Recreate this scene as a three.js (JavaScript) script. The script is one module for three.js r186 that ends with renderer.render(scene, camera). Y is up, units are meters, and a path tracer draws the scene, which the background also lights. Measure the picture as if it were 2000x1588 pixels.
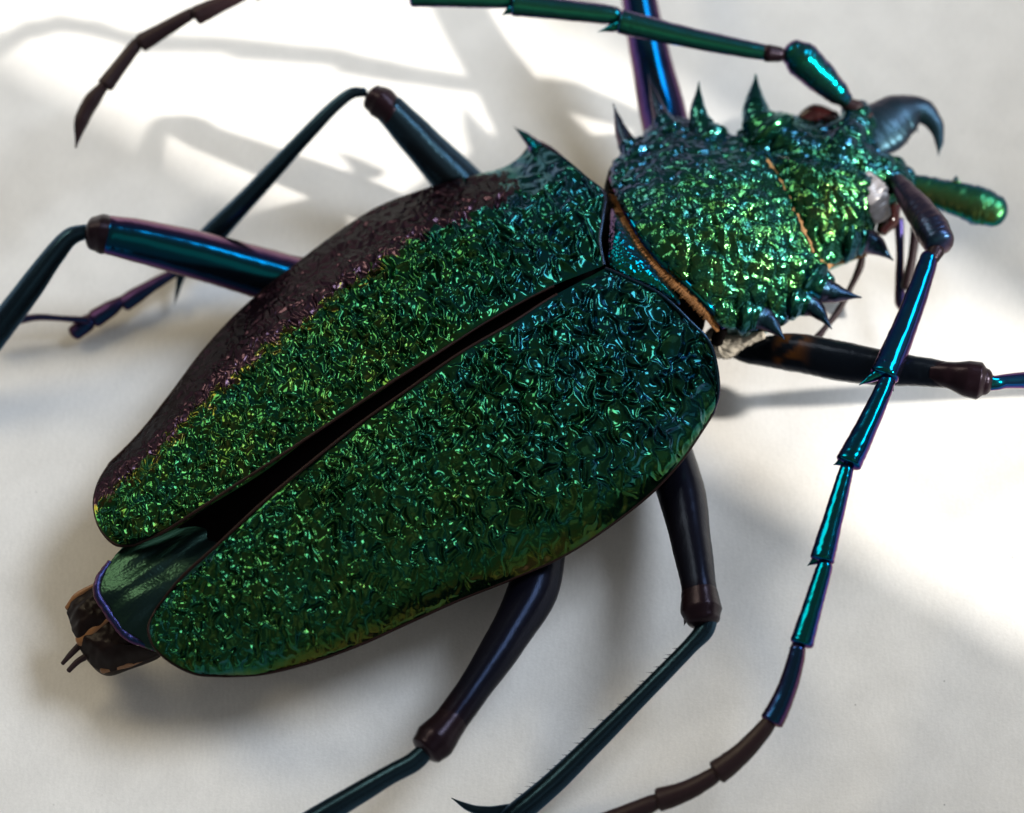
import * as THREE from 'three';
import { mergeGeometries } from 'three/addons/utils/BufferGeometryUtils.js';
import { createNoise2D, createNoise3D } from 'simplex-noise';

// ------------------------------------------------------------------ camera, light, exposure
const MM = 0.001, R = THREE.MathUtils.degToRad;
const V = (x, y, z) => new THREE.Vector3(x, y, z);
const scene = new THREE.Scene();
const TILT = R(27), DIST = 260, AIM = V(0, 6, 0), PW = 2000, PH = 1588, PXMM = 25;   // the picture is 80 mm wide at the beetle
const FOV = 2 * Math.atan(PH / PXMM / 2 / DIST);
const camera = new THREE.PerspectiveCamera(THREE.MathUtils.radToDeg(FOV), PW / PH, 0.02, 5);
const EYE = V(0, Math.cos(TILT), Math.sin(TILT)).multiplyScalar(DIST).add(AIM);
camera.position.copy(EYE).multiplyScalar(MM);
camera.lookAt(AIM.clone().multiplyScalar(MM));
camera.focus = (DIST - 6.5) * MM;
camera.userData.fStop = 20;
camera.updateMatrixWorld(true);

scene.background = new THREE.Color(0.15, 0.149, 0.147);            // the dim room round the table

const SUN = V(1.6, 1.0, 0.36).normalize();                          // low sunlight from the right
const sun = new THREE.DirectionalLight(0xfff9f0, 5);
sun.name = 'sun';
sun.position.copy(SUN).multiplyScalar(1.0);
sun.target.position.set(0, 0, 0);
sun.castShadow = true;
sun.shadow.radius = 3.4;
sun.shadow.mapSize.set(2048, 2048);
Object.assign(sun.shadow.camera, { left: -0.12, right: 0.12, top: 0.12, bottom: -0.12, near: 0.1, far: 2 });
scene.add(sun, sun.target);

function windowOrFillLight(dir, dist, w, h, color, intensity) {           // window daylight, or the added fill light
  const l = new THREE.RectAreaLight(color, intensity, w, h);
  l.name = 'window_or_fill_light';
  l.position.copy(dir.clone().normalize().multiplyScalar(dist));
  l.lookAt(0, 0, 0);
  scene.add(l);
}
windowOrFillLight(V(0.60, 0.70, -0.38), 0.9, 0.42, 0.30, new THREE.Color(0.86, 0.96, 1.1), 14);
windowOrFillLight(V(-0.55, 0.62, -0.55), 1.0, 0.36, 0.32, new THREE.Color(1.0, 0.84, 0.56), 8.8);
windowOrFillLight(V(0.25, 0.7, 0.66), 1.0, 0.8, 0.5, new THREE.Color(1.0, 0.97, 0.93), 0.3);  // added fill from the camera side to lift shadows under the body, no window

const renderer = new THREE.WebGLRenderer({ antialias: true });
renderer.setSize(1024, 813);
renderer.toneMapping = THREE.LinearToneMapping;
renderer.toneMappingExposure = 1.2;
renderer.shadowMap.enabled = true;
renderer.shadowMap.type = THREE.PCFSoftShadowMap;

// ------------------------------------------------------------------ helpers
let seed = 1234567;
const rnd = () => { seed = (seed + 0x6d2b79f5) | 0; let t = Math.imul(seed ^ (seed >>> 15), 1 | seed); t = (t + Math.imul(t ^ (t >>> 7), 61 | t)) ^ t; return ((t ^ (t >>> 14)) >>> 0) / 4294967296; };
const n2 = createNoise2D(rnd), n3 = createNoise3D(rnd);
const clamp = THREE.MathUtils.clamp, lerp = THREE.MathUtils.lerp, sstep = THREE.MathUtils.smoothstep;

// where on the photograph (x, y, in its 2000 x 1588 pixels) and at what height over the table (mm) a point of the beetle was measured -> mm
const AX = { f: V(0, 0, 0).subVectors(AIM, EYE).normalize(), r: V(1, 0, 0) };
AX.u = V(0, 0, 0).crossVectors(AX.r, AX.f);
const TY = Math.tan(FOV / 2), TX = TY * PW / PH;
function P(x, y, h) {
  const d = AX.f.clone().addScaledVector(AX.r, (x / PW * 2 - 1) * TX).addScaledVector(AX.u, (1 - y / PH * 2) * TY);
  return EYE.clone().addScaledVector(d, (h - EYE.y) / d.y);
}
// smooth curve through measured points, resampled evenly
function curveOf(pts) { return new THREE.CatmullRomCurve3(pts, false, 'centripetal'); }

function finish(g) { g.scale(MM, MM, MM); return g; }
function mesh(name, g, m, parent, label) {
  const o = new THREE.Mesh(g, m);
  o.name = name; o.castShadow = o.receiveShadow = true;
  if (label) o.userData.label = label;
  parent.add(o);
  return o;
}
function gridGeometry(nu, nv, pos, uv, flip, col) {                    // (nu+1) x (nv+1) sheet
  const n = (nu + 1) * (nv + 1), p = new Float32Array(n * 3), t = new Float32Array(n * 2), c = col ? new Float32Array(n * 3) : null, idx = new Uint32Array(nu * nv * 6);
  let k = 0;
  for (let i = 0; i <= nu; i++) for (let j = 0; j <= nv; j++, k++) {
    const q = pos(i, j); p[k * 3] = q.x; p[k * 3 + 1] = q.y; p[k * 3 + 2] = q.z;
    const w = uv(i, j, q); t[k * 2] = w[0]; t[k * 2 + 1] = w[1];
    if (c) { const e = col(i, j, q); c[k * 3] = e[0]; c[k * 3 + 1] = e[1]; c[k * 3 + 2] = e[2]; }
  }
  k = 0;
  for (let i = 0; i < nu; i++) for (let j = 0; j < nv; j++) {
    const a = i * (nv + 1) + j, b = a + 1, d = a + nv + 1, e = d + 1;
    if (flip) { idx[k++] = a; idx[k++] = d; idx[k++] = b; idx[k++] = b; idx[k++] = d; idx[k++] = e; }
    else { idx[k++] = a; idx[k++] = b; idx[k++] = d; idx[k++] = b; idx[k++] = e; idx[k++] = d; }
  }
  const g = new THREE.BufferGeometry();
  g.setAttribute('position', new THREE.BufferAttribute(p, 3));
  g.setAttribute('uv', new THREE.BufferAttribute(t, 2));
  if (c) g.setAttribute('color', new THREE.BufferAttribute(c, 3));
  g.setIndex(new THREE.BufferAttribute(idx, 1));
  g.computeVertexNormals();
  return g;
}

// a tapered limb: list of [x, y, height mm, half width px, (thickness ratio)], round ends; power > 2 gives flatter faces, twist turns them
function limb(list, { n = 14, seg = 26, power = 2, twist = 0, cap = [0.6, 0.6], rough = 0, flat = 1, seedAt = 0, col, grain = 0 } = {}) {
  const c = curveOf(list.map((q) => P(q[0], q[1], q[2])));
  const rad = list.map((q) => q[3] / PXMM), fl = list.map((q) => q[4] ?? flat), m = list.length - 1;
  const at = (arr, t) => { const s = clamp(t, 0, 1) * m, i = Math.min(m - 1, Math.floor(s)), f = s - i, e = f * f * (3 - 2 * f); return lerp(arr[i], arr[i + 1], lerp(f, e, 0.6)); };
  const rings = [], N = n * m, K = 5;
  const frame = (t) => { const tt = c.getTangent(clamp(t, 0, 1)); let up = Math.abs(tt.y) > 0.9 ? V(0, 0, 1) : V(0, 1, 0); const side = V(0, 0, 0).crossVectors(tt, up).normalize(); const u = V(0, 0, 0).crossVectors(side, tt); return { tt, side, u }; };
  for (let i = -K; i <= N + K; i++) {
    const t = clamp(i / N, 0, 1), F = frame(t), r = at(rad, t), f = at(fl, t), o = c.getPoint(t);
    let k = 1;
    if (i < 0) { const a = -i / K * Math.PI / 2; k = Math.cos(a); o.addScaledVector(F.tt, -Math.sin(a) * r * cap[0]); }
    if (i > N) { const a = (i - N) / K * Math.PI / 2; k = Math.cos(a); o.addScaledVector(F.tt, Math.sin(a) * r * cap[1]); }
    rings.push({ o, F, r: r * Math.max(k, 0.004), f, t });
  }
  return gridGeometry(rings.length - 1, seg, (i, j) => {
    const q = rings[i], a = j / seg * Math.PI * 2, ca = Math.cos(a), sa = Math.sin(a);
    let k = 1 / Math.pow(Math.pow(Math.abs(Math.cos(a + twist)), power) + Math.pow(Math.abs(Math.sin(a + twist)), power), 1 / power);
    if (rough) k *= 1 + rough * n3(q.o.x * 2.2 + ca * 2 + seedAt, q.o.y * 2.2 + sa * 2, q.o.z * 2.2);
    if (grain) k *= 1 + grain / Math.max(q.r, 0.3) * (1 - q.t) * grains(q.o.x / 0.7 + ca * q.r / 0.7, q.o.z / 0.7 + q.o.y + sa * q.r / 0.7);
    return q.o.clone().addScaledVector(q.F.side, ca * k * q.r).addScaledVector(q.F.u, sa * k * q.r * q.f);
  }, (i, j) => [j / seg, rings[i].t * 4], true, col && ((i, j) => col(rings[i].t, j / seg)));
}
const merge = (...gs) => mergeGeometries(gs);
// a thorn: from base to tip, bent through a middle point
function thorn(base, tip, r, bend = [0, 0], { hm, grain = 0 } = {}) {
  const mid = [lerp(base[0], tip[0], 0.5) + bend[0], lerp(base[1], tip[1], 0.5) + bend[1], hm ?? lerp(base[2], tip[2], 0.5), r * 0.5];
  const q = [lerp(base[0], mid[0], 0.5) + bend[0] * 0.25, lerp(base[1], mid[1], 0.5) + bend[1] * 0.25, lerp(base[2], mid[2], 0.5), r * 0.72];
  const g = limb([[...base, r * 1.12], q, mid, [...tip, r * 0.04]], { n: 16, seg: 28, cap: [0.5, 1], rough: 0.04, grain });
  if (grain) { const cut = Math.floor(g.index.count * 0.46 / 84) * 84; g.addGroup(0, cut, 0); g.addGroup(cut, g.index.count - cut, 1); }   // shell-coloured and granular at the root, dark at the tip
  return g;
}

// ------------------------------------------------------------------ materials
const film = (d, o = {}) => new THREE.MeshPhysicalMaterial({ color: new THREE.Color(0.004, 0.012, 0.008), roughness: 0.24, metalness: 0, ior: 1.95, iridescence: 1, iridescenceIOR: 1.5, iridescenceThicknessRange: [d, d], ...o });
function pits() {
  const s = 512, d = new Uint8Array(s * s * 4);
  for (let y = 0; y < s; y++) for (let x = 0; x < s; x++) {
    const g = 150 + 40 * n2(x * 0.06, y * 0.03) + 30 * n2(x * 0.2, y * 0.1) - 90 * sstep(n2(x * 0.11 + 70, y * 0.055), 0.55, 0.8), k = (y * s + x) * 4;
    d[k] = d[k + 1] = d[k + 2] = clamp(g, 0, 255); d[k + 3] = 255;
  }
  const t = new THREE.DataTexture(d, s, s); t.wrapS = t.wrapT = THREE.RepeatWrapping; t.magFilter = THREE.LinearFilter; t.repeat.set(1, 0.5); t.needsUpdate = true;
  return t;
}
const PITS = { bumpMap: pits(), bumpScale: 0.000012 };
const M = {
  shell: [346, 358, 369, 380, 391, 402, 416, 432].map((d, i) => film(d, { specularColor: [[0.5, 0.95, 1], [0.45, 1, 0.85], [0.42, 1, 0.68], [0.46, 1, 0.54], [0.62, 1, 0.44], [0.8, 1, 0.4], [0.85, 1, 0.4], [0.85, 1, 0.4]].map((c) => new THREE.Color(...c))[i], name: 'wing_case_film_' + i, roughness: 0.17, ior: 1.67, color: new THREE.Color(0.0006, 0.005, 0.003) })).concat(new THREE.MeshPhysicalMaterial({ name: 'purple_wing_case_metal', metalness: 1, color: new THREE.Color(0.046, 0.024, 0.04), specularColor: new THREE.Color(0.12, 0.07, 0.1), roughness: 0.34, clearcoat: 0.18, clearcoatRoughness: 0.25 })),
  plate: [340, 353, 366, 378, 390].map((d, i) => film(d, { specularColor: [[0.45, 0.8, 1], [0.3, 0.95, 0.85], [0.3, 1, 0.6], [0.4, 1, 0.5], [0.65, 1, 0.45]].map((c) => new THREE.Color(...c))[i], name: 'granular_plate_film_' + i, roughness: 0.15, ior: 1.76, color: new THREE.Color(0.001, 0.008, 0.005), clearcoat: 0.3, clearcoatRoughness: 0.12 })),
  teal: film(343, { name: 'teal_shell', roughness: 0.18, ior: 2.05 }),
  blue: film(337, { name: 'blue_black_shell', color: new THREE.Color(0.003, 0.003, 0.005), roughness: 0.14, ior: 2.2 }),
  greenLeg: film(344, { name: 'green_black_shell', ...PITS, color: new THREE.Color(0.003, 0.004, 0.005), roughness: 0.24, ior: 1.52, specularColor: new THREE.Color(0.28, 0.6, 0.9) }),
  tergite: film(342, { name: 'dark_green_tail_shell', color: new THREE.Color(0.002, 0.004, 0.004), roughness: 0.34, ior: 1.66, specularIntensity: 0.5, specularColor: new THREE.Color(0.25, 0.9, 0.75) }),
  indigo: film(312, { name: 'indigo_shell', color: new THREE.Color(0.006, 0.004, 0.007), roughness: 0.2, ior: 1.8 }),
  azure: film(325, { name: 'azure_black_shell', color: new THREE.Color(0.003, 0.003, 0.005), roughness: 0.17, ior: 1.9 }),
  thorn: film(322, { name: 'blue_black_thorn', ...PITS, color: new THREE.Color(0.002, 0.003, 0.004), roughness: 0.26, ior: 1.66 }),
  ink: film(318, { name: 'ink_blue_shell', ...PITS, color: new THREE.Color(0.004, 0.004, 0.007), roughness: 0.3, ior: 1.68 }),
  violet: film(300, { name: 'violet_black_shell', ...PITS, color: new THREE.Color(0.006, 0.004, 0.009), roughness: 0.3, ior: 1.75 }),
  black: new THREE.MeshPhysicalMaterial({ name: 'black_chitin', color: new THREE.Color(0.004, 0.0035, 0.005), roughness: 0.34, ior: 1.5, specularIntensity: 0.28 }),
  dull: new THREE.MeshPhysicalMaterial({ name: 'dark_brown_chitin', ...PITS, color: new THREE.Color(0.02, 0.0095, 0.0115), roughness: 0.4, ior: 1.5, specularIntensity: 0.35 }),
  inside: new THREE.MeshPhysicalMaterial({ name: 'black_abdomen', color: new THREE.Color(0.002, 0.0012, 0.0012), roughness: 0.6, specularIntensity: 0.06 }),
  tail: new THREE.MeshPhysicalMaterial({ name: 'black_brown_plate', color: new THREE.Color(0.008, 0.004, 0.0035), roughness: 0.4, specularIntensity: 0.2 }),
  knee: new THREE.MeshPhysicalMaterial({ name: 'red_brown_chitin', ...PITS, color: new THREE.Color(0.0075, 0.0032, 0.0045), roughness: 0.28, specularIntensity: 0.42, specularColor: new THREE.Color(0.75, 0.65, 0.9) }),
  femur: new THREE.MeshPhysicalMaterial({ name: 'black_to_red_brown_chitin', ...PITS, vertexColors: true, roughness: 0.28, specularIntensity: 0.26, specularColor: new THREE.Color(0.32, 0.5, 1) }),
  paintedGlare: new THREE.MeshPhysicalMaterial({ name: 'pearly_grey_glare', color: new THREE.Color(0.22, 0.21, 0.22), roughness: 0.28 }),  // pale colour standing for the silvery highlight on the head
  jaw: film(374, { name: 'bright_green_jaw', ...PITS, roughness: 0.28, ior: 1.95 }),
  slate: film(332, { name: 'slate_blue_shell', ...PITS, color: new THREE.Color(0.004, 0.009, 0.013), roughness: 0.36, ior: 1.62 }),
  rim: new THREE.MeshPhysicalMaterial({ name: 'red_brown_rim', color: new THREE.Color(0.014, 0.0045, 0.0035), roughness: 0.45, specularIntensity: 0.3 }),
  amber: new THREE.MeshPhysicalMaterial({ name: 'orange_membrane', color: new THREE.Color(0.3, 0.155, 0.06), roughness: 0.65, specularIntensity: 0.4 }),
  fringe: new THREE.MeshPhysicalMaterial({ name: 'orange_brown_hair', color: new THREE.Color(0.25, 0.11, 0.034), roughness: 0.6, specularIntensity: 0.4 }),
  horn: new THREE.MeshPhysicalMaterial({ name: 'amber_brown_plate', color: new THREE.Color(0.2, 0.085, 0.025), roughness: 0.4 }),
  cream: new THREE.MeshPhysicalMaterial({ name: 'cream_membrane', color: new THREE.Color(0.42, 0.38, 0.31), roughness: 0.7 }),
  eye: new THREE.MeshPhysicalMaterial({ name: 'dark_red_eye', color: new THREE.Color(0.03, 0.006, 0.006), roughness: 0.18 }),
};

// ------------------------------------------------------------------ the surface it lies on, and the added boards that shade it
function paperTexture() {
  const s = 512, d = new Uint8Array(s * s * 4);
  for (let y = 0; y < s; y++) for (let x = 0; x < s; x++) {
    const g = 128 + 40 * n2(x * 0.35, y * 0.35) + 40 * n2(x * 0.11 + 40, y * 0.11) + 30 * (rnd() - 0.5), k = (y * s + x) * 4;
    d[k] = d[k + 1] = d[k + 2] = clamp(g, 0, 255); d[k + 3] = 255;
  }
  const t = new THREE.DataTexture(d, s, s); t.wrapS = t.wrapT = THREE.RepeatWrapping; t.magFilter = THREE.LinearFilter; t.needsUpdate = true;
  return t;
}
function paperGrain() {                                                // faint mottling, fibres and a few specks
  const s = 1024, d = new Uint8Array(s * s * 4);
  for (let y = 0; y < s; y++) for (let x = 0; x < s; x++) {
    const g = 247 + 4 * n2(x * 0.02, y * 0.02 + 9) + 3 * n2(x * 0.3, y * 0.06) + 7 * (rnd() - 0.5) - (rnd() < 0.00006 ? 90 * rnd() : 0), k = (y * s + x) * 4;
    d[k] = clamp(g, 0, 255); d[k + 1] = clamp(g, 0, 255); d[k + 2] = clamp(g - 1, 0, 255); d[k + 3] = 255;
  }
  const t = new THREE.DataTexture(d, s, s); t.colorSpace = THREE.SRGBColorSpace; t.wrapS = t.wrapT = THREE.RepeatWrapping; t.magFilter = THREE.LinearFilter; t.repeat.set(8, 7); t.needsUpdate = true;
  return t;
}
{
  const t = paperTexture(); t.repeat.set(30, 30);
  const g = new THREE.BoxGeometry(0.8, 0.01, 0.7); g.translate(0, -0.005, 0);
  const o = mesh('tabletop', g, new THREE.MeshStandardMaterial({ name: 'white_board', color: new THREE.Color(0.79, 0.775, 0.75), roughness: 0.75, map: paperGrain(), bumpMap: t, bumpScale: 0.00002 }), scene);
  o.userData.kind = 'structure';
}
{
  // two added boards, out of view, cut the sunlight to a band: parallel edges, found from the edges of the lit band
  const m = new THREE.MeshStandardMaterial({ name: 'grey_board_paint', color: new THREE.Color(0.3, 0.29, 0.28), roughness: 0.6 });
  const sh = new THREE.Group(); sh.name = 'added_sun_boards'; sh.userData.kind = 'structure'; scene.add(sh);
  const board = (a, b, outSide, width, length) => {
    const A = P(...a, 0), B = P(...b, 0), d = B.clone().sub(A).setY(0).normalize(), nrm = V(-d.z, 0, d.x).multiplyScalar(outSide);
    const across = nrm.clone().addScaledVector(SUN, -nrm.dot(SUN)).normalize(), c = A.add(B).multiplyScalar(0.5).addScaledVector(SUN, 150).addScaledVector(across, width / 2);
    const z = V(0, 0, 0).crossVectors(d, across);
    const g = new THREE.BoxGeometry(length, width, 6);
    g.applyMatrix4(new THREE.Matrix4().makeBasis(d, across, z).setPosition(c));
    mesh('shade_board', finish(g), m, sh);
  };
  board([420, 372], [2000, 1290], 1, 70, 150);
  board([1000, -49], [2000, 570], -1, 90, 120);
}

// ------------------------------------------------------------------ the beetle
const beetle = new THREE.Group();
beetle.name = 'beetle';
beetle.userData = { label: 'large metallic green long-horned beetle with spiny thorax lying on the white surface', category: 'beetle' };
scene.add(beetle);
const group = (name, parent = beetle) => { const o = new THREE.Group(); o.name = name; parent.add(o); return o; };
const spl = (keys, t) => { let i = 0; while (i < keys.length - 2 && t > keys[i + 1][0]) i++; const [a, x] = keys[i], [b, y] = keys[i + 1], f = clamp((t - a) / (b - a), 0, 1); return lerp(x, y, f * f * (3 - 2 * f) * 0.5 + f * 0.5); };

// body axis on the photograph, for relief that follows the beetle
const AXIS = P(250, 1150, 7).sub(P(1250, 530, 7)).setY(0).normalize(), ORI = P(1190, 520, 10), SIDE = V(-AXIS.z, 0, AXIS.x);

// flat triangular facets between random heights
const facetHash = (x, y) => { const t = Math.sin(x * 269.5 + y * 183.3) * 43758.5453; return (t - Math.floor(t)) * 2 - 1; };
function facets(x, y) {
  const sk = (x + y) * 0.3660254, i = Math.floor(x + sk), j = Math.floor(y + sk), fx = x + sk - i, fy = y + sk - j;
  const a = facetHash(i, j), c = facetHash(i + 1, j + 1);
  return fx > fy ? a + (facetHash(i + 1, j) - a) * (fx - fy) + (c - a) * fy : a + (facetHash(i, j + 1) - a) * (fy - fx) + (c - a) * fx;
}
function elytron(right) {
  const hs = (u) => spl([[0, 13.6], [0.3, 14.3], [0.6, 13.2], [0.82, 11], [0.94, 9], [1, 7.6]], u);
  const ho = (u) => spl([[0, 8.6], [0.35, 7.4], [0.75, 6.2], [1, 5.6]], u);
  const prof = right ? (v) => 1 - Math.pow(v, 2.3) : (v) => { const t = 1 - 0.3 * (v / 0.64) ** 2, s = 0.7 * (1 - v) / 0.36, k = 0.05, m = clamp(0.5 + 0.5 * (s - t) / k, 0, 1); return lerp(s, t, m) - k * m * (1 - m); };   // left: a ridge, then a straight outer slope
  const h = (u, v) => ho(u) + (hs(u) - ho(u)) * prof(v);
  const C = right ? {
    s: [[1182, 524], [1075, 582], [1000, 630], [897, 690], [797, 760], [698, 830], [600, 908], [505, 988], [422, 1066], [352, 1130], [305, 1190]],
    o: [[1393, 806], [1370, 842], [1330, 900], [1280, 955], [1200, 1020], [1100, 1085], [1000, 1130], [900, 1170], [800, 1215], [700, 1260], [600, 1295], [510, 1316], [440, 1320]],
    b: [[1182, 524], [1230, 545], [1290, 575], [1350, 630], [1385, 668], [1400, 720], [1403, 770], [1393, 806]],
    a: [[305, 1190], [290, 1225], [300, 1260], [330, 1290], [380, 1315], [440, 1320]],
  } : {
    s: [[1180, 518], [1060, 568], [950, 628], [852, 691], [763, 747], [683, 800], [600, 855], [520, 908], [440, 960], [380, 1000], [320, 1038], [262, 1064]],
    o: [[1040, 274], [1022, 302], [985, 330], [920, 349], [840, 370], [740, 405], [640, 470], [560, 532], [470, 607], [400, 682], [330, 775], [270, 850], [215, 905]],
    b: [[1180, 518], [1172, 470], [1178, 420], [1180, 378], [1150, 352], [1110, 318], [1070, 286], [1040, 274]],
    a: [[262, 1064], [228, 1064], [198, 1035], [184, 990], [192, 945], [215, 905]],
  };
  const cur = {};
  for (const k of 'soba') { const m = C[k].length - 1; cur[k] = curveOf(C[k].map(([x, y], i) => P(x, y, k === 's' ? hs(i / m) : k === 'o' ? ho(i / m) : k === 'b' ? h(0, i / m) : h(1, i / m)))); cur[k].arcLengthDivisions = 400; }
  const nu = 780, nv = 290, S = [], O = [], B = [], A = [], vs = [];
  for (let i = 0; i <= nu; i++) { S.push(cur.s.getPointAt(i / nu)); O.push(cur.o.getPointAt(i / nu)); }
  for (let j = 0; j <= nv; j++) { vs.push(Math.sin(j / nv * Math.PI / 2) * 0.35 + j / nv * 0.65); B.push(cur.b.getPointAt(vs[j])); A.push(cur.a.getPointAt(vs[j])); }
  const c00 = S[0], c10 = S[nu], c01 = O[0], c11 = O[nu];
  const base = (i, j) => {
    const u = i / nu, v = vs[j];
    const q = V(0, 0, 0).addScaledVector(S[i], 1 - v).addScaledVector(O[i], v).addScaledVector(B[j], 1 - u).addScaledVector(A[j], u)
      .addScaledVector(c00, -(1 - u) * (1 - v)).addScaledVector(c10, -u * (1 - v)).addScaledVector(c01, -(1 - u) * v).addScaledVector(c11, -u * v);
    q.y = h(u, v);
    return q;
  };
  const flip = right;
  const smooth = gridGeometry(nu, nv, base, () => [0, 0], flip), N = smooth.attributes.normal, W = nv + 1;
  // crumpled facets and worm-like creases, coarse at the shoulders and finer towards the tip; the side slope is smoother
  const local = (q, u) => {
    const d = q.clone().sub(ORI), a = d.dot(AXIS), b = d.dot(SIDE), f = 0.92 + 0.018 * a, A = 0.92 * a + 0.009 * a * a, B = f * b, c = Math.cos(right ? 0.62 : 0.35), n = Math.sin(right ? 0.62 : 0.35);
    const x = A * c + B * n, y = -A * n + B * c;
    return [x + 0.45 * n2(x * 0.55 + 7, y * 0.45), 0.62 * y + 0.45 * n2(x * 0.5, y * 0.5 + 31), a, b];
  };
  const lat = (v) => right ? sstep(v, 0.74, 0.9) : sstep(v, 0.52, 0.76);
  const relief = (i, j, q) => {
    const u = i / nu, v = vs[j], [x, y, a, b] = local(q, u);
    const amp = lerp(0.35, 0.19, sstep(u, 0.1, 0.85)) * lerp(1, 0.3, lat(v));
    const rn = n2(x * 0.52 + 3, y * 0.56) + 0.28 * n2(x * 1.05, y * 1.05 + 20), r1 = 1 - Math.sqrt(rn * rn + 0.004) * 1.9, r2 = n2(a * 3.4, b * 3 + 77), lump = n2(a * 0.22 + 5, b * 0.3);
    return (amp * (0.5 * facets(x * 0.62, y * 0.62) + 0.16 * facets(x * 1.35 + 11, y * 1.35 + 5) + 1.0 * r1) + 0.004 * r2 + 0.1 * lump) * sstep(v, 0, 0.07) * (1 - sstep(v, 0.965, 1)) * sstep(u, 0, 0.012) * (1 - sstep(u, 0.985, 1));
  };
  const g = gridGeometry(nu, nv, (i, j) => {
    const q = base(i, j), k = (i * W + j) * 3, r = relief(i, j, q);
    return q.set(q.x + N.array[k] * r, q.y + N.array[k + 1] * r, q.z + N.array[k + 2] * r);
  }, (i, j, q) => [q.x * 0.05, q.z * 0.05], flip);
  // the film on the shell is uneven: thinner (teal) at the shoulders, thicker (yellow green) towards the tip and the side
  const slots = M.shell.map(() => []), id = g.index.array, pos = g.attributes.position;
  for (let k = 0; k < id.length; k += 3) {
    const p = id[k], i = Math.floor(p / W), j = p % W, u = i / nu, v = vs[j], q = V(pos.getX(p), pos.getY(p), pos.getZ(p)), [x, y, a, b] = local(q, u);
    const l = lat(v), t = (right ? lerp(0.2, 2.5, sstep(u, 0, 0.55)) : lerp(0.3, 3.0, sstep(u, 0, 0.45))) + 0.9 * n2(x * 0.5, y * 0.5 + 60) + 0.7 * n2(a * 0.16, b * 0.2 + 8) + (right ? 0.3 * l + 3 * sstep(v, 0.84, 0.97) : 0.6 * l) + 0.2 * (rnd() - 0.5);
    let m = clamp(Math.round(t), 0, 7);
    if (!right) {                                                     // purple outer slope, bronze where it fades into the green
      const w = sstep(v, lerp(0.5, 0.3, u), lerp(0.72, 0.84, u)) * sstep(u, 0.02, 0.2) * (1 - 0.35 * sstep(v, 0.9, 0.97)) + 0.16 * n2(x * 0.5, y * 0.5 + 90) + 0.1 * n2(x * 1.6, y * 1.6 + 40) + 0.04 * (rnd() - 0.5);
      if (w > 0.44) m = 8; else if (w > 0.3 && u > 0.35) m = 6;
    }
    slots[m].push(id[k], id[k + 1], id[k + 2]);
  }
  let put = 0; g.clearGroups();
  slots.forEach((list, m) => { id.set(list, put); if (list.length) g.addGroup(put, list.length, m); put += list.length; });
  const e = mesh('elytron', finish(g), M.shell, beetle, right ? 'broad green right wing case in full view' : 'left wing case, green with a purple outer slope');
  // border bead all round
  const loop = [];
  for (let i = 6; i <= 60; i++) loop.push(cur.s.getPointAt(i / 60));
  for (let i = 1; i <= 24; i++) loop.push(cur.a.getPointAt(i / 24));
  for (let i = 59; i >= 0; i--) loop.push(cur.o.getPointAt(i / 60));
  const rc = new THREE.CatmullRomCurve3(loop.map((p) => p.clone().setY(p.y - 0.04)));
  mesh('rim', finish(new THREE.TubeGeometry(rc, 420, 0.13, 8)), M.rim, e);
  const bc = new THREE.CatmullRomCurve3(Array.from({ length: 31 }, (_, i) => cur.b.getPointAt(i / 30)));
  mesh('border', finish(new THREE.TubeGeometry(bc, 120, 0.15, 8)), M.thorn, e);
  mesh('shoulder_spine', finish(right ? thorn([1390, 778, 8.4], [1394, 812, 8], 12) : thorn([1050, 292, 8.8], [1004, 248, 9.2], 18, [2, -1])), M.teal, e);
  return e;
}
elytron(true); elytron(false);

// a domed plate from its outline [x, y, height]; relief(q, r) in mm; the edge is turned under
function plate(outline, centre, { power = 2.2, na = 840, nr = 190, relief = () => 0, tension = 'centripetal', under = 3, dip = () => 0 } = {}) {
  const c = new THREE.CatmullRomCurve3(outline.map((q) => P(...q)), true, tension), o = P(...centre), E = [];
  for (let i = 0; i <= na; i++) E.push(c.getPoint((i % na) / na));
  const nk = nr + 14;
  const base = (i, j) => {
    const e = E[i];
    if (j <= nr) {
      const r = Math.pow(j / nr, 0.8), q = o.clone().lerp(e, r);
      q.y = lerp(o.y, e.y, Math.pow(r, power)) + dip(q, r);
      return q;
    }
    const k = (j - nr) / 14, q = o.clone().lerp(e, 1 - 0.25 * k * k); q.y = e.y - under * Math.sin(k * Math.PI / 2) + dip(e, 1); return q;
  };
  const smooth = gridGeometry(na, nk, base, () => [0, 0], true), N = smooth.attributes.normal, W = nk + 1;
  return finish(gridGeometry(na, nk, (i, j) => {
    const q = base(i, j), k = (i * W + j) * 3, r = j > nr ? 0 : relief(q, Math.pow(j / nr, 0.8)) * sstep(j, 0, 6);
    return q.set(q.x + N.array[k] * r, q.y + N.array[k + 1] * r, q.z + N.array[k + 2] * r);
  }, (i, j, q) => [q.x * 0.05, q.z * 0.05], true));
}
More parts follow.
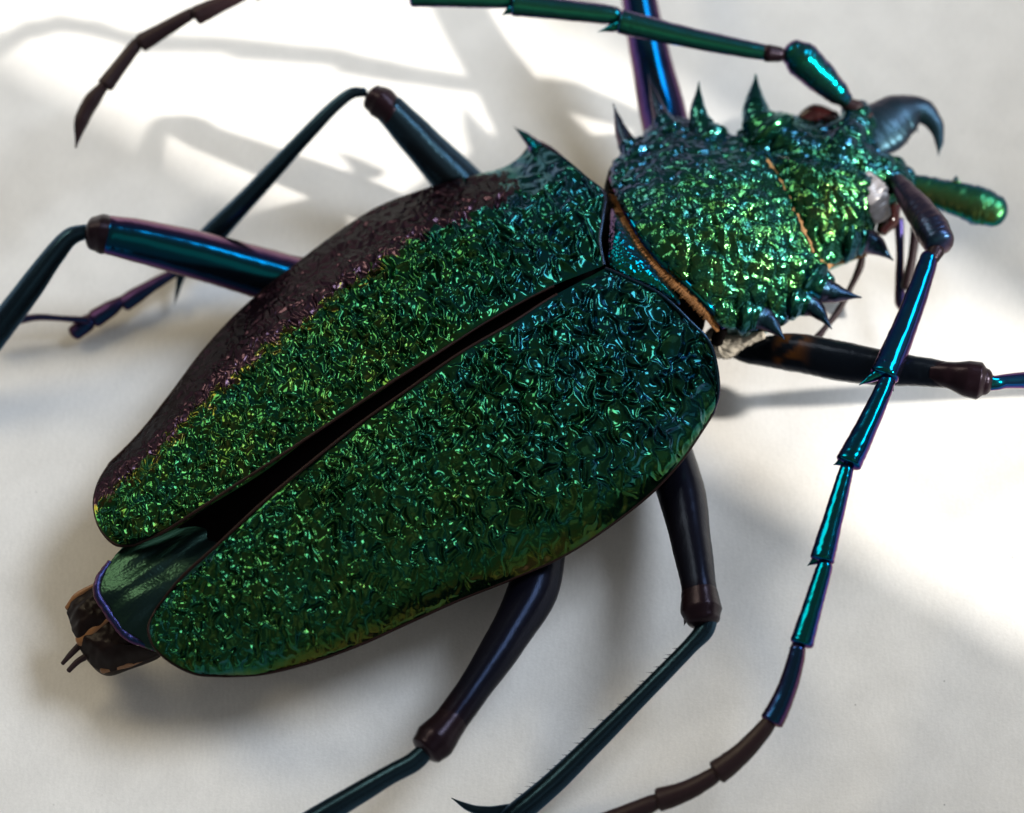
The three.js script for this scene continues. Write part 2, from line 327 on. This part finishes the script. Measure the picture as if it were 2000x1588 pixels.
// different film thicknesses over one plate, chosen by a smooth field
function filmSlots(g, n, field) {
  const idx = g.index.array, p = g.attributes.position, slots = Array.from({ length: n }, () => []);
  for (let k = 0; k < idx.length; k += 3) { const a = idx[k], m = clamp(Math.round(field(p.getX(a) / MM, p.getY(a) / MM, p.getZ(a) / MM) + 0.6 * (rnd() - 0.5)), 0, n - 1); slots[m].push(idx[k], idx[k + 1], idx[k + 2]); }
  let put = 0; g.clearGroups();
  slots.forEach((l, m) => { idx.set(l, put); if (l.length) g.addGroup(put, l.length, m); put += l.length; });
  return g;
}
const cellHash = (x, y, s) => { const t = Math.sin(x * 127.1 + y * 311.7 + s * 74.7) * 43758.5453; return t - Math.floor(t); };
function grains(x, y) {                                                // rounded granules: 1 at each middle, 0 between
  const ix = Math.floor(x), iy = Math.floor(y); let best = 9;
  for (let a = -1; a <= 1; a++) for (let b = -1; b <= 1; b++) {
    const cx = ix + a + 0.15 + 0.7 * cellHash(ix + a, iy + b, 1), cy = iy + b + 0.15 + 0.7 * cellHash(ix + a, iy + b, 2), s = 0.75 + 0.6 * cellHash(ix + a, iy + b, 3);
    best = Math.min(best, ((x - cx) ** 2 + (y - cy) ** 2) * s);
  }
  return Math.sqrt(Math.max(0, 1 - best * 1.9));
}
const granular = (size, amp, wr) => (q, r) => {
  const x = q.x / size, y = q.z / size, w = 0.25 * n2(x * 0.7, y * 0.7);
  const side = sstep(r, 0.25, 0.75);
  return amp * (lerp(0.75, 1, side) * grains(x + w, y - w) + 0.14 * grains(x * 2.1 + 9, y * 2.1)) + wr * (1 - side) * (1 - Math.abs(n2(q.x * 0.55, q.z * 0.55 + 5)) * 1.7) + 0.012 * n2(q.x * 5, q.z * 5) + 0.12 * n2(q.x * 0.3 + 3, q.z * 0.3);
};

// pronotum
const pro = mesh('pronotum', filmSlots(plate([
  [1197, 340, 10.5], [1222, 296, 9], [1262, 262, 8.6], [1300, 236, 8.4], [1350, 238, 8.4], [1402, 262, 8.8], [1440, 275, 9.4], [1478, 296, 10],
  [1506, 335, 10.6], [1532, 382, 11.2], [1552, 430, 11.2], [1574, 476, 10.4], [1596, 516, 9.4], [1626, 552, 8.4], [1596, 586, 8.2], [1560, 606, 8.2], [1515, 632, 8.2], [1450, 640, 8.6],
  [1412, 630, 9.6], [1384, 592, 11], [1340, 548, 12], [1292, 505, 12.6], [1252, 455, 12.6], [1224, 405, 12],
], [1392, 440, 13.6], { power: 1.75, relief: granular(0.98, 0.34, 0.18) }), 5, (x, y, z) => 0.1 + 2.1 * sstep(P(1320, 300, 10).x + (x - P(1320, 300, 10).x) * 0.5 + (z - P(1320, 300, 10).z) * 0.9, P(1320, 300, 10).x - 1, P(1320, 300, 10).x + 9) + 1.4 * n2(x * 0.5, z * 0.5) - 1.6 * (1 - sstep(y, 8.6, 10))), M.plate, beetle);
for (const [b, t, r, bend] of [
  [[1244, 306, 9.2], [1198, 203, 9.6], 27, [-4, 10]], [[1306, 256, 8.8], [1266, 146, 9.6], 25, [0, 12]], [[1384, 272, 9.2], [1365, 160, 10], 34, [-10, 8]],
  [[1588, 554, 8.4], [1682, 581, 8.4], 40, [-10, 4]], [[1552, 588, 8.4], [1624, 642, 8.4], 32, [6, -10]], [[1462, 614, 8.6], [1532, 662, 9], 38, [4, -9]],
]) mesh('thorn', finish(thorn(b, t, r, bend, { grain: 0.22 })), [t[0] < 1300 ? M.plate[0] : M.plate[1], t[0] === 1365 ? M.plate[1] : M.thorn], pro);
mesh('border', finish(limb([[1197, 348, 10.2, 8], [1222, 408, 11.8, 8], [1252, 460, 12.4, 8], [1292, 510, 12.4, 8], [1340, 554, 11.8, 8], [1384, 598, 10.8, 8], [1414, 636, 9.2, 8]], { seg: 12 })), M.blue, pro);

// orange fringe between pronotum and wing cases
{
  const edge = [[1204, 368, 9.8], [1219, 415, 11.2], [1246, 470, 11.9], [1285, 522, 11.9], [1331, 566, 11.5], [1375, 608, 10.5], [1402, 640, 8.8]];
  const f = mesh('orange_fringe', finish(limb(edge.map((e) => [...e, 10]), { seg: 12, flat: 0.5, rough: 0.1 })), M.fringe, beetle);
  const c = curveOf(edge.map((e) => P(...e))), hairs = [];
  for (let i = 0; i < 420; i++) {
    const t = 0.04 + 0.92 * rnd(), q = c.getPoint(t), tg = c.getTangent(t).setY(0).normalize(), out = V(tg.z, 0, -tg.x).multiplyScalar(-1), L = 0.5 + 0.5 * rnd();
    const g = new THREE.ConeGeometry(0.04, L, 5); g.translate(0, L / 2, 0);
    const dir = out.clone().multiplyScalar(rnd() < 0.75 ? 1 : -1).addScaledVector(tg, (rnd() - 0.5) * 0.7).add(V(0, 0.35, 0)).normalize();
    g.applyQuaternion(new THREE.Quaternion().setFromUnitVectors(V(0, 1, 0), dir)); g.translate(q.x, q.y + 0.3, q.z); hairs.push(g);
  }
  const h = mesh('bristles', finish(mergeGeometries(hairs)), M.fringe, f); h.userData.kind = 'stuff';
}
mesh('collar', finish(limb([[1212, 330, 8.6, 20], [1196, 366, 9.6, 16], [1196, 400, 10.4, 14], [1202, 440, 11, 12]], { seg: 16, rough: 0.1 })), M.inside, beetle);
mesh('collar', finish(limb([[1392, 600, 9, 18], [1408, 636, 8.6, 14], [1400, 668, 7.4, 12]], { seg: 16, rough: 0.1 })), M.inside, beetle);
// scutellum: the small shield between the wing-case bases
mesh('scutellum', plate([[1196, 402, 11], [1190, 440, 12], [1187, 480, 12.8], [1190, 516, 13.2], [1226, 538, 13.2], [1280, 562, 12.6], [1330, 590, 11.4], [1300, 540, 11.6], [1256, 486, 12], [1222, 432, 11.6]], [1216, 496, 13.4],
  { na: 240, nr: 60, under: 2, relief: (q, r) => 0.05 * n2(q.x * 2, q.z * 2) + 0.1 * sstep(r, 0.6, 0.9) }), M.teal, beetle);

// head
const head = mesh('head', filmSlots(plate([
  [1438, 272, 8.8], [1466, 246, 8.6], [1500, 226, 8.4], [1545, 228, 8], [1590, 240, 7.8], [1634, 232, 8], [1662, 208, 8.4], [1690, 206, 8.6], [1704, 236, 8.4], [1702, 276, 8.2], [1720, 304, 8.2], [1756, 314, 7.8], [1780, 344, 7.4],
  [1770, 378, 7.4], [1738, 392, 7.8], [1716, 420, 8], [1700, 446, 8], [1694, 478, 7.8], [1654, 498, 7.8], [1606, 512, 8.6], [1580, 474, 9.8], [1558, 424, 10.4], [1536, 374, 10.4], [1504, 326, 9.8], [1474, 292, 9.2],
], [1612, 352, 11.6], { power: 1.8, na: 700, nr: 150, relief: granular(1.1, 0.38, 0.16),
  dip: (q, r) => { const a = P(1490, 300, 10), b = P(1740, 340, 10), t = clamp(q.clone().sub(a).dot(b.clone().sub(a)) / b.distanceToSquared(a), 0, 1), d = q.clone().setY(0).distanceTo(a.clone().lerp(b, t).setY(0)); return -0.9 * Math.exp(-d * d / 1.3) * (1 - sstep(r, 0.6, 1)); } }), 5, (x, y, z) => 0.7 + 2.3 * sstep(z, P(1600, 300, 10).z - 1, P(1600, 420, 10).z) + 1.3 * n2(x * 0.5, z * 0.5 + 9)), M.plate, beetle);
mesh('cheek_spine', finish(thorn([1500, 262, 8.8], [1476, 146, 9.8], 52, [-12, 12], { grain: 0.25 })), [M.plate[2], M.plate[1]], head);
mesh('cheek_spine', finish(thorn([1656, 466, 7.8], [1744, 508, 7.4], 42, [6, -10], { grain: 0.22 })), [M.plate[1], M.thorn], head);
mesh('eye', finish(limb([[1560, 240, 8, 14], [1592, 226, 8, 24], [1630, 232, 8, 16]], { seg: 24 })), M.eye, head);
mesh('eye', finish(limb([[1722, 452, 7, 12], [1734, 430, 7.2, 22], [1748, 398, 7, 14]], { seg: 24 })), M.eye, head);
mesh('neck_membrane', finish(limb([[1448, 280, 8.8, 7], [1486, 306, 9.9, 8], [1518, 350, 10.4, 8], [1544, 400, 10.75, 9], [1566, 448, 10.4, 10], [1588, 490, 9.5, 12], [1606, 512, 8.6, 15], [1640, 508, 7.4, 8], [1690, 496, 7, 5]], { seg: 14, flat: 0.6, rough: 0.28, n: 26 })), M.amber, head);
// jaws
mesh('mandible', finish(limb([[1690, 276, 7.2, 52], [1722, 250, 7, 60], [1756, 226, 6.8, 50], [1796, 216, 6.6, 31], [1824, 240, 6.4, 19], [1834, 272, 6.2, 10], [1833, 304, 6, 1]], { flat: 0.55, rough: 0.03, cap: [0.4, 0.4] })), M.slate, head, 'dark blue hooked left jaw');
mesh('mandible', finish(limb([[1776, 362, 6.6, 26], [1820, 374, 6.6, 31], [1870, 388, 6.6, 37], [1912, 402, 6.6, 42], [1940, 412, 6.6, 36]], { flat: 0.7, rough: 0.06, cap: [0.4, 0.8] })), M.jaw, head, 'green blunt right jaw');
mesh('jaw_tooth', finish(thorn([1760, 256, 6.6], [1772, 282, 6.4], 12)), M.slate, head);
mesh('jaw_tooth', finish(thorn([1782, 244, 6.6], [1794, 258, 6.4], 9)), M.slate, head);
mesh('jaw_tooth', finish(thorn([1866, 360, 7], [1868, 342, 7], 12)), M.jaw, head);
mesh('painted_glare', finish(limb([[1684, 352, 9.5, 28], [1702, 384, 9.3, 36], [1716, 420, 8.5, 26]], { flat: 0.5, rough: 0.2 })), M.paintedGlare, head, 'silvery glare on the face, put in as a pearly grey patch');  // sunlit glare of the head, modelled as a pale mound
// feelers of the mouth
mesh('antenna_socket', finish(limb([[1690, 232, 8.4, 20], [1668, 214, 8.8, 22], [1652, 200, 9.2, 14]], { seg: 20, rough: 0.05 })), M.dull, head);
mesh('palp', finish(limb([[1756, 430, 5.6, 10], [1758, 500, 4.4, 8], [1757, 545, 3.8, 9], [1760, 590, 3.2, 13], [1764, 606, 3, 8]], { seg: 14 })), M.violet, head);
mesh('palp', finish(limb([[1790, 430, 5.8, 10], [1782, 500, 5.2, 9], [1770, 560, 4.4, 11]], { seg: 14 })), M.dull, head);
mesh('palp', finish(limb([[1684, 500, 5.4, 7], [1680, 520, 5.2, 8], [1662, 560, 4.6, 6], [1638, 606, 4.2, 7], [1612, 640, 4.4, 6], [1596, 660, 4.6, 8]], { seg: 14 })), M.dull, head);

// antennae: every segment a piece of its own, thickened towards its far end and toothed there
function segment(a, b, ha, hb, r0, r1, m, parent, { teeth = [], mid = [0, 0], name = 'antenna_segment' } = {}) {
  const p = (t, r) => [lerp(a[0], b[0], t) + mid[0] * 4 * t * (1 - t), lerp(a[1], b[1], t) + mid[1] * 4 * t * (1 - t), lerp(ha, hb, t), r];
  const gs = [limb([p(0, r0), p(0.12, r0 * 1.1), p(0.5, lerp(r0, r1, 0.5)), p(0.85, r1 * 0.95), p(1, r1)], { power: 2.5, twist: 0.5, seg: 24, n: 8, cap: [0.9, 0.35], flat: 0.85, rough: 0.025 })];
  for (const [x, y] of teeth) gs.push(thorn([lerp(a[0], b[0], 0.95), lerp(a[1], b[1], 0.95), hb], [x, y, hb - 0.2], r1 * 0.75));
  return mesh(name, finish(merge(...gs)), m, parent);
}
{
  const A = group('antenna');
  mesh('scape', finish(limb([[1752, 352, 9, 15], [1768, 376, 9.6, 22], [1796, 412, 10.6, 29], [1820, 448, 11.4, 34], [1834, 474, 11.8, 31]], { power: 2.3, rough: 0.03, cap: [0.5, 0.6] })), M.ink, A);
  mesh('pedicel', finish(limb([[1828, 490, 11.8, 17], [1820, 504, 11.8, 15]], { seg: 16, cap: [0.9, 0.9] })), M.knee, A);
  segment([1815, 504], [1728, 732], 11.8, 12.4, 17, 27, M.blue, A, { teeth: [[1678, 752], [1745, 764]], mid: [4, 0] });
  segment([1733, 744], [1658, 903], 12.4, 12.2, 15, 24, M.blue, A, { teeth: [[1628, 908]], mid: [2, 0] });
  segment([1653, 918], [1606, 1092], 12.2, 11.4, 13, 22, M.blue, A, { teeth: [[1577, 1105]] });
  segment([1611, 1106], [1566, 1256], 11.4, 10.4, 14, 21, M.blue, A, { teeth: [[1542, 1266]] });
  segment([1558, 1270], [1508, 1408], 10.4, 9, 14, 21, M.indigo, A, { mid: [6, 2] });
  segment([1500, 1414], [1402, 1508], 9, 7.8, 14, 22, M.dull, A, { mid: [4, 4] });
  segment([1396, 1513], [1288, 1562], 7.8, 6.8, 14, 21, M.dull, A, { mid: [3, 5] });
  segment([1282, 1566], [1170, 1612], 6.8, 6, 14, 19, M.dull, A);
  segment([1164, 1614], [1064, 1650], 6, 5.4, 12, 17, M.dull, A, { mid: [2, 5] });
  mesh('antenna_tip', finish(limb([[1060, 1652, 5.4, 11], [1030, 1660, 5.2, 15], [990, 1664, 5, 14], [940, 1660, 4.8, 2]], { power: 2.4 })), M.dull, A);
}
{
  const A = group('antenna');
  mesh('scape', finish(limb([[1652, 196, 9.4, 16], [1634, 180, 10, 24], [1600, 148, 11, 32], [1566, 116, 12, 36], [1546, 100, 12.4, 26]], { power: 2.3, rough: 0.03, cap: [0.5, 0.6] })), M.teal, A);
  mesh('pedicel', finish(limb([[1520, 106, 12.6, 16], [1500, 104, 12.8, 18]], { seg: 16, cap: [0.9, 0.9] })), M.knee, A);
  segment([1492, 102], [1214, 42], 12.8, 14, 16, 25, M.teal, A, { teeth: [[1168, 62]], mid: [0, 3] });
  segment([1200, 30], [1004, 8], 14, 14.6, 18, 24, M.teal, A, { teeth: [[980, 30]] });
  segment([992, 0], [806, -8], 14.6, 15, 16, 22, M.teal, A, { teeth: [[800, 4]] });
  const loop = [[792, -14], [690, -32], [590, -36], [500, -18], [440, 0]];
  for (let i = 0; i < 3; i++) segment(loop[i], loop[i + 1], 15 - i * 0.8, 14.2 - i * 0.8, 14, 20, M.dull, A);
  segment([490, -20], [384, 30], 12.4, 11.6, 13, 20, M.dull, A);
  segment([374, 26], [276, 84], 11.6, 10.8, 12, 19, M.dull, A);
  segment([268, 84], [206, 166], 10.8, 10, 12, 17, M.dull, A);
  mesh('antenna_tip', finish(limb([[202, 168, 10, 11], [180, 196, 9.6, 16], [160, 234, 9.2, 15], [148, 288, 8.8, 2]], { power: 2.4 })), M.dull, A);
}

// body under the wing cases, and its tip
const ab = mesh('abdomen', finish(limb([[360, 1160, 4.4, 80, 0.6], [440, 1100, 4.8, 150, 0.4], [580, 990, 6, 225, 0.44], [760, 860, 6.8, 275, 0.42], [960, 730, 7, 270, 0.42], [1140, 610, 7.2, 220, 0.5], [1250, 540, 7.2, 175, 0.6]], { n: 12, seg: 40 })), M.inside, beetle);
mesh('thorax', finish(limb([[1220, 560, 6.6, 130, 0.8], [1330, 490, 6.8, 130, 0.8], [1460, 430, 6.8, 110, 0.8], [1600, 390, 6.6, 95, 0.7], [1690, 370, 6.4, 60, 0.7]], { seg: 36 })), M.black, beetle);
mesh('pygidium', plate([[250, 1064, 6.6], [214, 1096, 6.8], [192, 1130, 6.8], [190, 1160, 6.7], [206, 1188, 6.5], [222, 1212, 6.3], [246, 1240, 6.1], [286, 1264, 5.8], [330, 1270, 5.4], [450, 1140, 6], [480, 1040, 6.4], [400, 1010, 6.4], [310, 1040, 6]], [330, 1150, 7.8],
  { na: 260, nr: 90, under: 1.2, relief: (q) => { const d = q.clone().sub(ORI), b = d.dot(SIDE), a = d.dot(AXIS); return 0.16 * n2(b * 0.5, a * 0.12) + 0.008 * n2(b * 6, a * 0.8) + 0.01 * n2(b * 3, a * 3); } }), M.tergite, ab);
mesh('pygidium_edge', finish(limb([[214, 1098, 6.7, 5], [192, 1132, 6.8, 7], [190, 1160, 6.7, 8], [206, 1188, 6.5, 8], [224, 1214, 6.2, 9], [248, 1242, 6, 8], [300, 1266, 5.6, 6]], { seg: 10, rough: 0.1 })), M.violet, ab);
mesh('tail_plate', plate([[132, 1186, 4.6], [168, 1152, 5.2], [196, 1140, 5.8], [214, 1190, 6], [206, 1214, 5.6], [176, 1234, 5], [152, 1246, 4.6], [136, 1214, 4.4]], [176, 1194, 5.8], { na: 140, nr: 40, under: 1.6, relief: (q) => 0.06 * n2(q.x, q.z) }), M.tail, ab);
mesh('tail_plate', plate([[152, 1250, 4.4], [180, 1226, 5], [212, 1206, 5.6], [238, 1236, 5.6], [270, 1262, 5], [318, 1272, 4.6], [256, 1298, 3.6], [202, 1312, 3.2], [172, 1290, 3.6]], [216, 1256, 5.4], { na: 140, nr: 40, under: 1.4, relief: (q) => 0.06 * n2(q.x, q.z) }), M.tail, ab);
mesh('amber_edge', finish(limb([[132, 1188, 4.4, 6], [150, 1166, 4.8, 8], [192, 1140, 5.5, 5]], { seg: 10 })), M.horn, ab);
mesh('amber_edge', finish(limb([[156, 1252, 4.3, 12], [180, 1232, 4.9, 11], [212, 1208, 5.6, 5]], { seg: 12, flat: 0.7 })), M.horn, ab);
mesh('amber_edge', finish(limb([[200, 1306, 3.1, 10], [250, 1292, 3.4, 12], [312, 1272, 4.2, 6]], { seg: 10 })), M.horn, ab);
mesh('cercus', finish(limb([[158, 1258, 3.8, 7], [140, 1276, 3.6, 6], [122, 1296, 3.4, 4]], { seg: 12 })), M.dull, ab);
mesh('cercus', finish(limb([[172, 1280, 3.6, 7], [152, 1292, 3.4, 6], [134, 1310, 3.2, 5]], { seg: 12 })), M.dull, ab);

// legs
function bristly(g, pts, side, n, len) {                               // short stiff bristles along one edge
  const c = curveOf(pts.map((q) => P(q[0], q[1], q[2]))), gs = [g];
  for (let i = 0; i < n; i++) {
    const t = (i + 0.3 + 0.6 * rnd()) / n, q = c.getPoint(t), tg = c.getTangent(t), out = V(-tg.z, 0, tg.x).normalize().multiplyScalar(side), r = spl(pts.map((p, k) => [k / (pts.length - 1), p[3] / PXMM]), t), L = len * (0.7 + 0.6 * rnd());
    const k = new THREE.ConeGeometry(0.05, L, 5); k.translate(0, L / 2, 0);
    k.applyQuaternion(new THREE.Quaternion().setFromUnitVectors(V(0, 1, 0), out.clone().addScaledVector(tg, 0.9).normalize()));
    k.translate(q.x + out.x * r * 0.92, q.y, q.z + out.z * r * 0.92); gs.push(k);
  }
  return mergeGeometries(gs);
}
const redEnd = (t) => { const k = sstep(t, 0.72, 1); return [lerp(0.004, 0.007, k), lerp(0.0038, 0.0032, k), lerp(0.007, 0.0045, k)]; };
const F = { power: 2.6, twist: 0.6, seg: 32, rough: 0.008 };
function foot(L, p) {                                                  // three tapering joints and a clawed one, flat on the table
  for (let i = 0; i < 3; i++) { const [a, b] = [p[i], p[i + 1]], m = [lerp(a[0], b[0], 0.6), lerp(a[1], b[1], 0.6)]; mesh('tarsus_segment', finish(limb([[...a, 1.5, 10], [...m, 1.3, 16], [...b, 1.1, 18]], { ...F, flat: 0.6 })), M.violet, L); }
  mesh('claw_segment', finish(limb([[...p[3], 1.4, 8], [lerp(p[3][0], p[4][0], 0.5), lerp(p[3][1], p[4][1], 0.5), 1.8, 6], [...p[4], 1.2, 8]], { seg: 16 })), M.violet, L);
}
{ // hind left
  const L = group('leg');
  mesh('femur', finish(limb([[660, 574, 3.2, 52], [540, 542, 4.6, 49], [400, 502, 6.6, 46], [270, 470, 8.4, 41], [214, 459, 9.2, 37]], F)), M.azure, L);
  mesh('knee', finish(limb([[226, 460, 9.2, 33], [200, 457, 9.2, 38], [182, 456, 9.2, 32]], { ...F, seg: 24, cap: [0.4, 0.5] })), M.knee, L);
  mesh('tibia', finish(bristly(limb([[168, 452, 9.2, 14], [138, 462, 9.1, 17], [104, 500, 8.4, 20], [56, 566, 7, 24], [0, 640, 5, 26], [-60, 716, 3, 28], [-100, 768, 1.8, 24]], { ...F, n: 8 }), [[56, 566, 7, 24], [0, 640, 5, 26], [-60, 720, 3, 28]], 1, 10, 0.35)), M.greenLeg, L);
  foot(L, [[-104, 772], [-150, 812], [-196, 846], [-236, 880], [-300, 930]]);
}
{ // middle left
  const L = group('leg');
  mesh('femur', finish(limb([[970, 430, 3.6, 46], [890, 350, 5.6, 43], [820, 276, 8, 36], [762, 214, 10, 30]], F)), M.greenLeg, L);
  mesh('knee', finish(limb([[770, 224, 10, 26], [744, 200, 10.1, 31], [728, 190, 10.2, 26]], { ...F, seg: 24, cap: [0.4, 0.5] })), M.knee, L);
  const t = [[712, 180, 10.2, 9], [688, 182, 10.1, 11], [655, 206, 9.6, 12], [600, 262, 8.4, 14], [500, 370, 5.8, 18], [410, 464, 3.2, 23], [350, 528, 1.8, 19]];
  mesh('tibia', finish(bristly(limb(t, { ...F, n: 8 }), t.slice(3), 1, 18, 0.5)), M.greenLeg, L);
  mesh('spur', finish(thorn([354, 536, 1.6], [340, 598, 0.9], 9)), M.greenLeg, L);
  mesh('tarsus_segment', finish(limb([[346, 530, 1.9, 9], [300, 556, 1.7, 13], [262, 580, 1.5, 17], [244, 592, 1.4, 17]], { ...F, flat: 0.6 })), M.violet, L);
  mesh('tarsus_segment', finish(limb([[246, 582, 1.5, 9], [214, 604, 1.4, 17], [186, 622, 1.2, 19]], { ...F, flat: 0.6 })), M.violet, L);
  mesh('tarsus_segment', finish(limb([[188, 614, 1.3, 9], [168, 632, 1.2, 18], [146, 650, 1, 16]], { ...F, flat: 0.6 })), M.violet, L);
  mesh('claw_segment', finish(limb([[170, 626, 1.6, 8], [120, 622, 2, 6], [70, 620, 2.2, 7], [24, 630, 2, 9], [-20, 652, 1.6, 8]], { seg: 16 })), M.violet, L);
}
{ // front left
  const L = group('leg');
  mesh('femur', finish(limb([[1312, 300, 6, 46], [1292, 210, 6.6, 44], [1270, 110, 7.6, 38], [1252, 20, 8.6, 34], [1240, -60, 9.4, 32]], F)), M.azure, L);
  mesh('knee', finish(limb([[1241, -56, 9.4, 30], [1238, -84, 9.7, 34], [1237, -98, 9.8, 28]], { ...F, seg: 24 })), M.knee, L);
  mesh('tibia', finish(limb([[1240, -98, 9.8, 15], [1256, -150, 8.6, 17], [1300, -280, 4, 22], [1320, -340, 1.8, 22]], { ...F, n: 8 })), M.greenLeg, L);
  foot(L, [[1322, -344], [1344, -390], [1366, -430], [1384, -468], [1410, -520]]);
}
{ // front right
  const L = group('leg');
  mesh('coxa', finish(limb([[1390, 660, 5.6, 26], [1416, 676, 5.6, 28], [1450, 664, 6.6, 17], [1490, 655, 7.4, 8]], { seg: 24, rough: 0.16 })), M.cream, L, 'cream membrane at the leg base');
  mesh('femur', finish(limb([[1424, 680, 4.6, 16], [1470, 686, 5.4, 26], [1550, 688, 7, 38], [1640, 705, 8.6, 39], [1720, 718, 9.8, 35], [1800, 726, 11, 28], [1854, 733, 11.8, 25]], { ...F, rough: 0.02, col: (t, a) => { const k = sstep(t, 0.9, 1), o = sstep(t, 0.27, 0.31) * (1 - sstep(t, 0.36, 0.44)) * sstep(n3(t * 9, a * 7, 1) + Math.cos((a - 0.3) * 6.28) * 0.9, 0.45, 0.9); return [lerp(lerp(0.0042, 0.014, k), 0.12, o * 0.6), lerp(lerp(0.006, 0.005, k), 0.045, o * 0.6), lerp(lerp(0.009, 0.005, k), 0.008, o * 0.6)]; } })), M.femur, L);
  mesh('knee', finish(limb([[1820, 728, 11.6, 20], [1856, 733, 11.9, 26], [1890, 740, 12, 35], [1912, 744, 12, 36], [1924, 746, 12, 26]], { ...F, seg: 26, cap: [0.3, 0.6] })), M.knee, L);
  mesh('tibia', finish(limb([[1924, 746, 12, 18], [1942, 748, 12, 14], [1962, 745, 11.6, 14], [2030, 742, 9.6, 18], [2160, 740, 5, 20], [2240, 740, 2, 20]], { ...F, n: 8 })), M.blue, L);
  foot(L, [[2246, 742], [2300, 750], [2350, 760], [2396, 770], [2460, 790]]);
}
{ // middle right
  const L = group('leg');
  mesh('femur', finish(limb([[1296, 860, 4.4, 46], [1330, 960, 5.6, 44], [1350, 1060, 6.8, 36], [1364, 1140, 7.8, 31], [1368, 1170, 7.8, 32]], { ...F, col: redEnd })), M.femur, L);
  mesh('knee', finish(merge(limb([[1362, 1134, 7.8, 27], [1367, 1162, 7.8, 33], [1370, 1192, 7.8, 37], [1374, 1212, 7.8, 30]], { ...F, seg: 26, cap: [0.3, 0.4] }), thorn([1346, 1190, 7.6], [1336, 1222, 7.4], 12))), M.knee, L);
  const t = [[1382, 1208, 7.7, 18], [1376, 1230, 7.6, 17], [1346, 1264, 7.2, 14], [1262, 1350, 6, 15], [1152, 1460, 4, 18], [1080, 1530, 2.8, 20], [990, 1606, 1.6, 22]];
  mesh('tibia', finish(bristly(limb(t, { ...F, n: 8 }), t.slice(2), 1, 26, 0.6)), M.greenLeg, L);
  mesh('spur', finish(limb([[1000, 1584, 1.6, 14], [950, 1586, 1.5, 11], [915, 1577, 1.5, 7], [882, 1559, 1.7, 1]], { seg: 14 })), M.greenLeg, L);
  foot(L, [[984, 1612], [940, 1648], [896, 1680], [858, 1708], [800, 1740]]);
}
{ // hind right
  const L = group('leg');
  mesh('femur', finish(limb([[1060, 1060, 3.6, 44], [1042, 1150, 4.6, 45], [988, 1250, 5.8, 36], [922, 1350, 7, 29], [876, 1414, 7.4, 29]], { ...F, col: redEnd })), M.femur, L);
  mesh('knee', finish(limb([[898, 1384, 7.3, 25], [876, 1414, 7.4, 30], [850, 1446, 7.5, 36], [834, 1464, 7.5, 31]], { ...F, seg: 26, cap: [0.3, 0.4] })), M.knee, L);
  mesh('tibia', finish(bristly(limb([[830, 1468, 7.5, 16], [808, 1488, 7.4, 17], [762, 1513, 7, 17], [700, 1550, 6.2, 19], [620, 1598, 5, 21], [520, 1660, 3.5, 23], [430, 1714, 1.8, 22]], { ...F, n: 8 }), [[762, 1513, 7, 17], [700, 1550, 6.2, 19], [620, 1598, 5, 21], [520, 1660, 3.5, 23]], 1, 16, 0.35)), M.greenLeg, L);
  foot(L, [[424, 1718], [374, 1744], [326, 1766], [284, 1786], [220, 1812]]);
}

scene.updateMatrixWorld(true);
renderer.render(scene, camera);
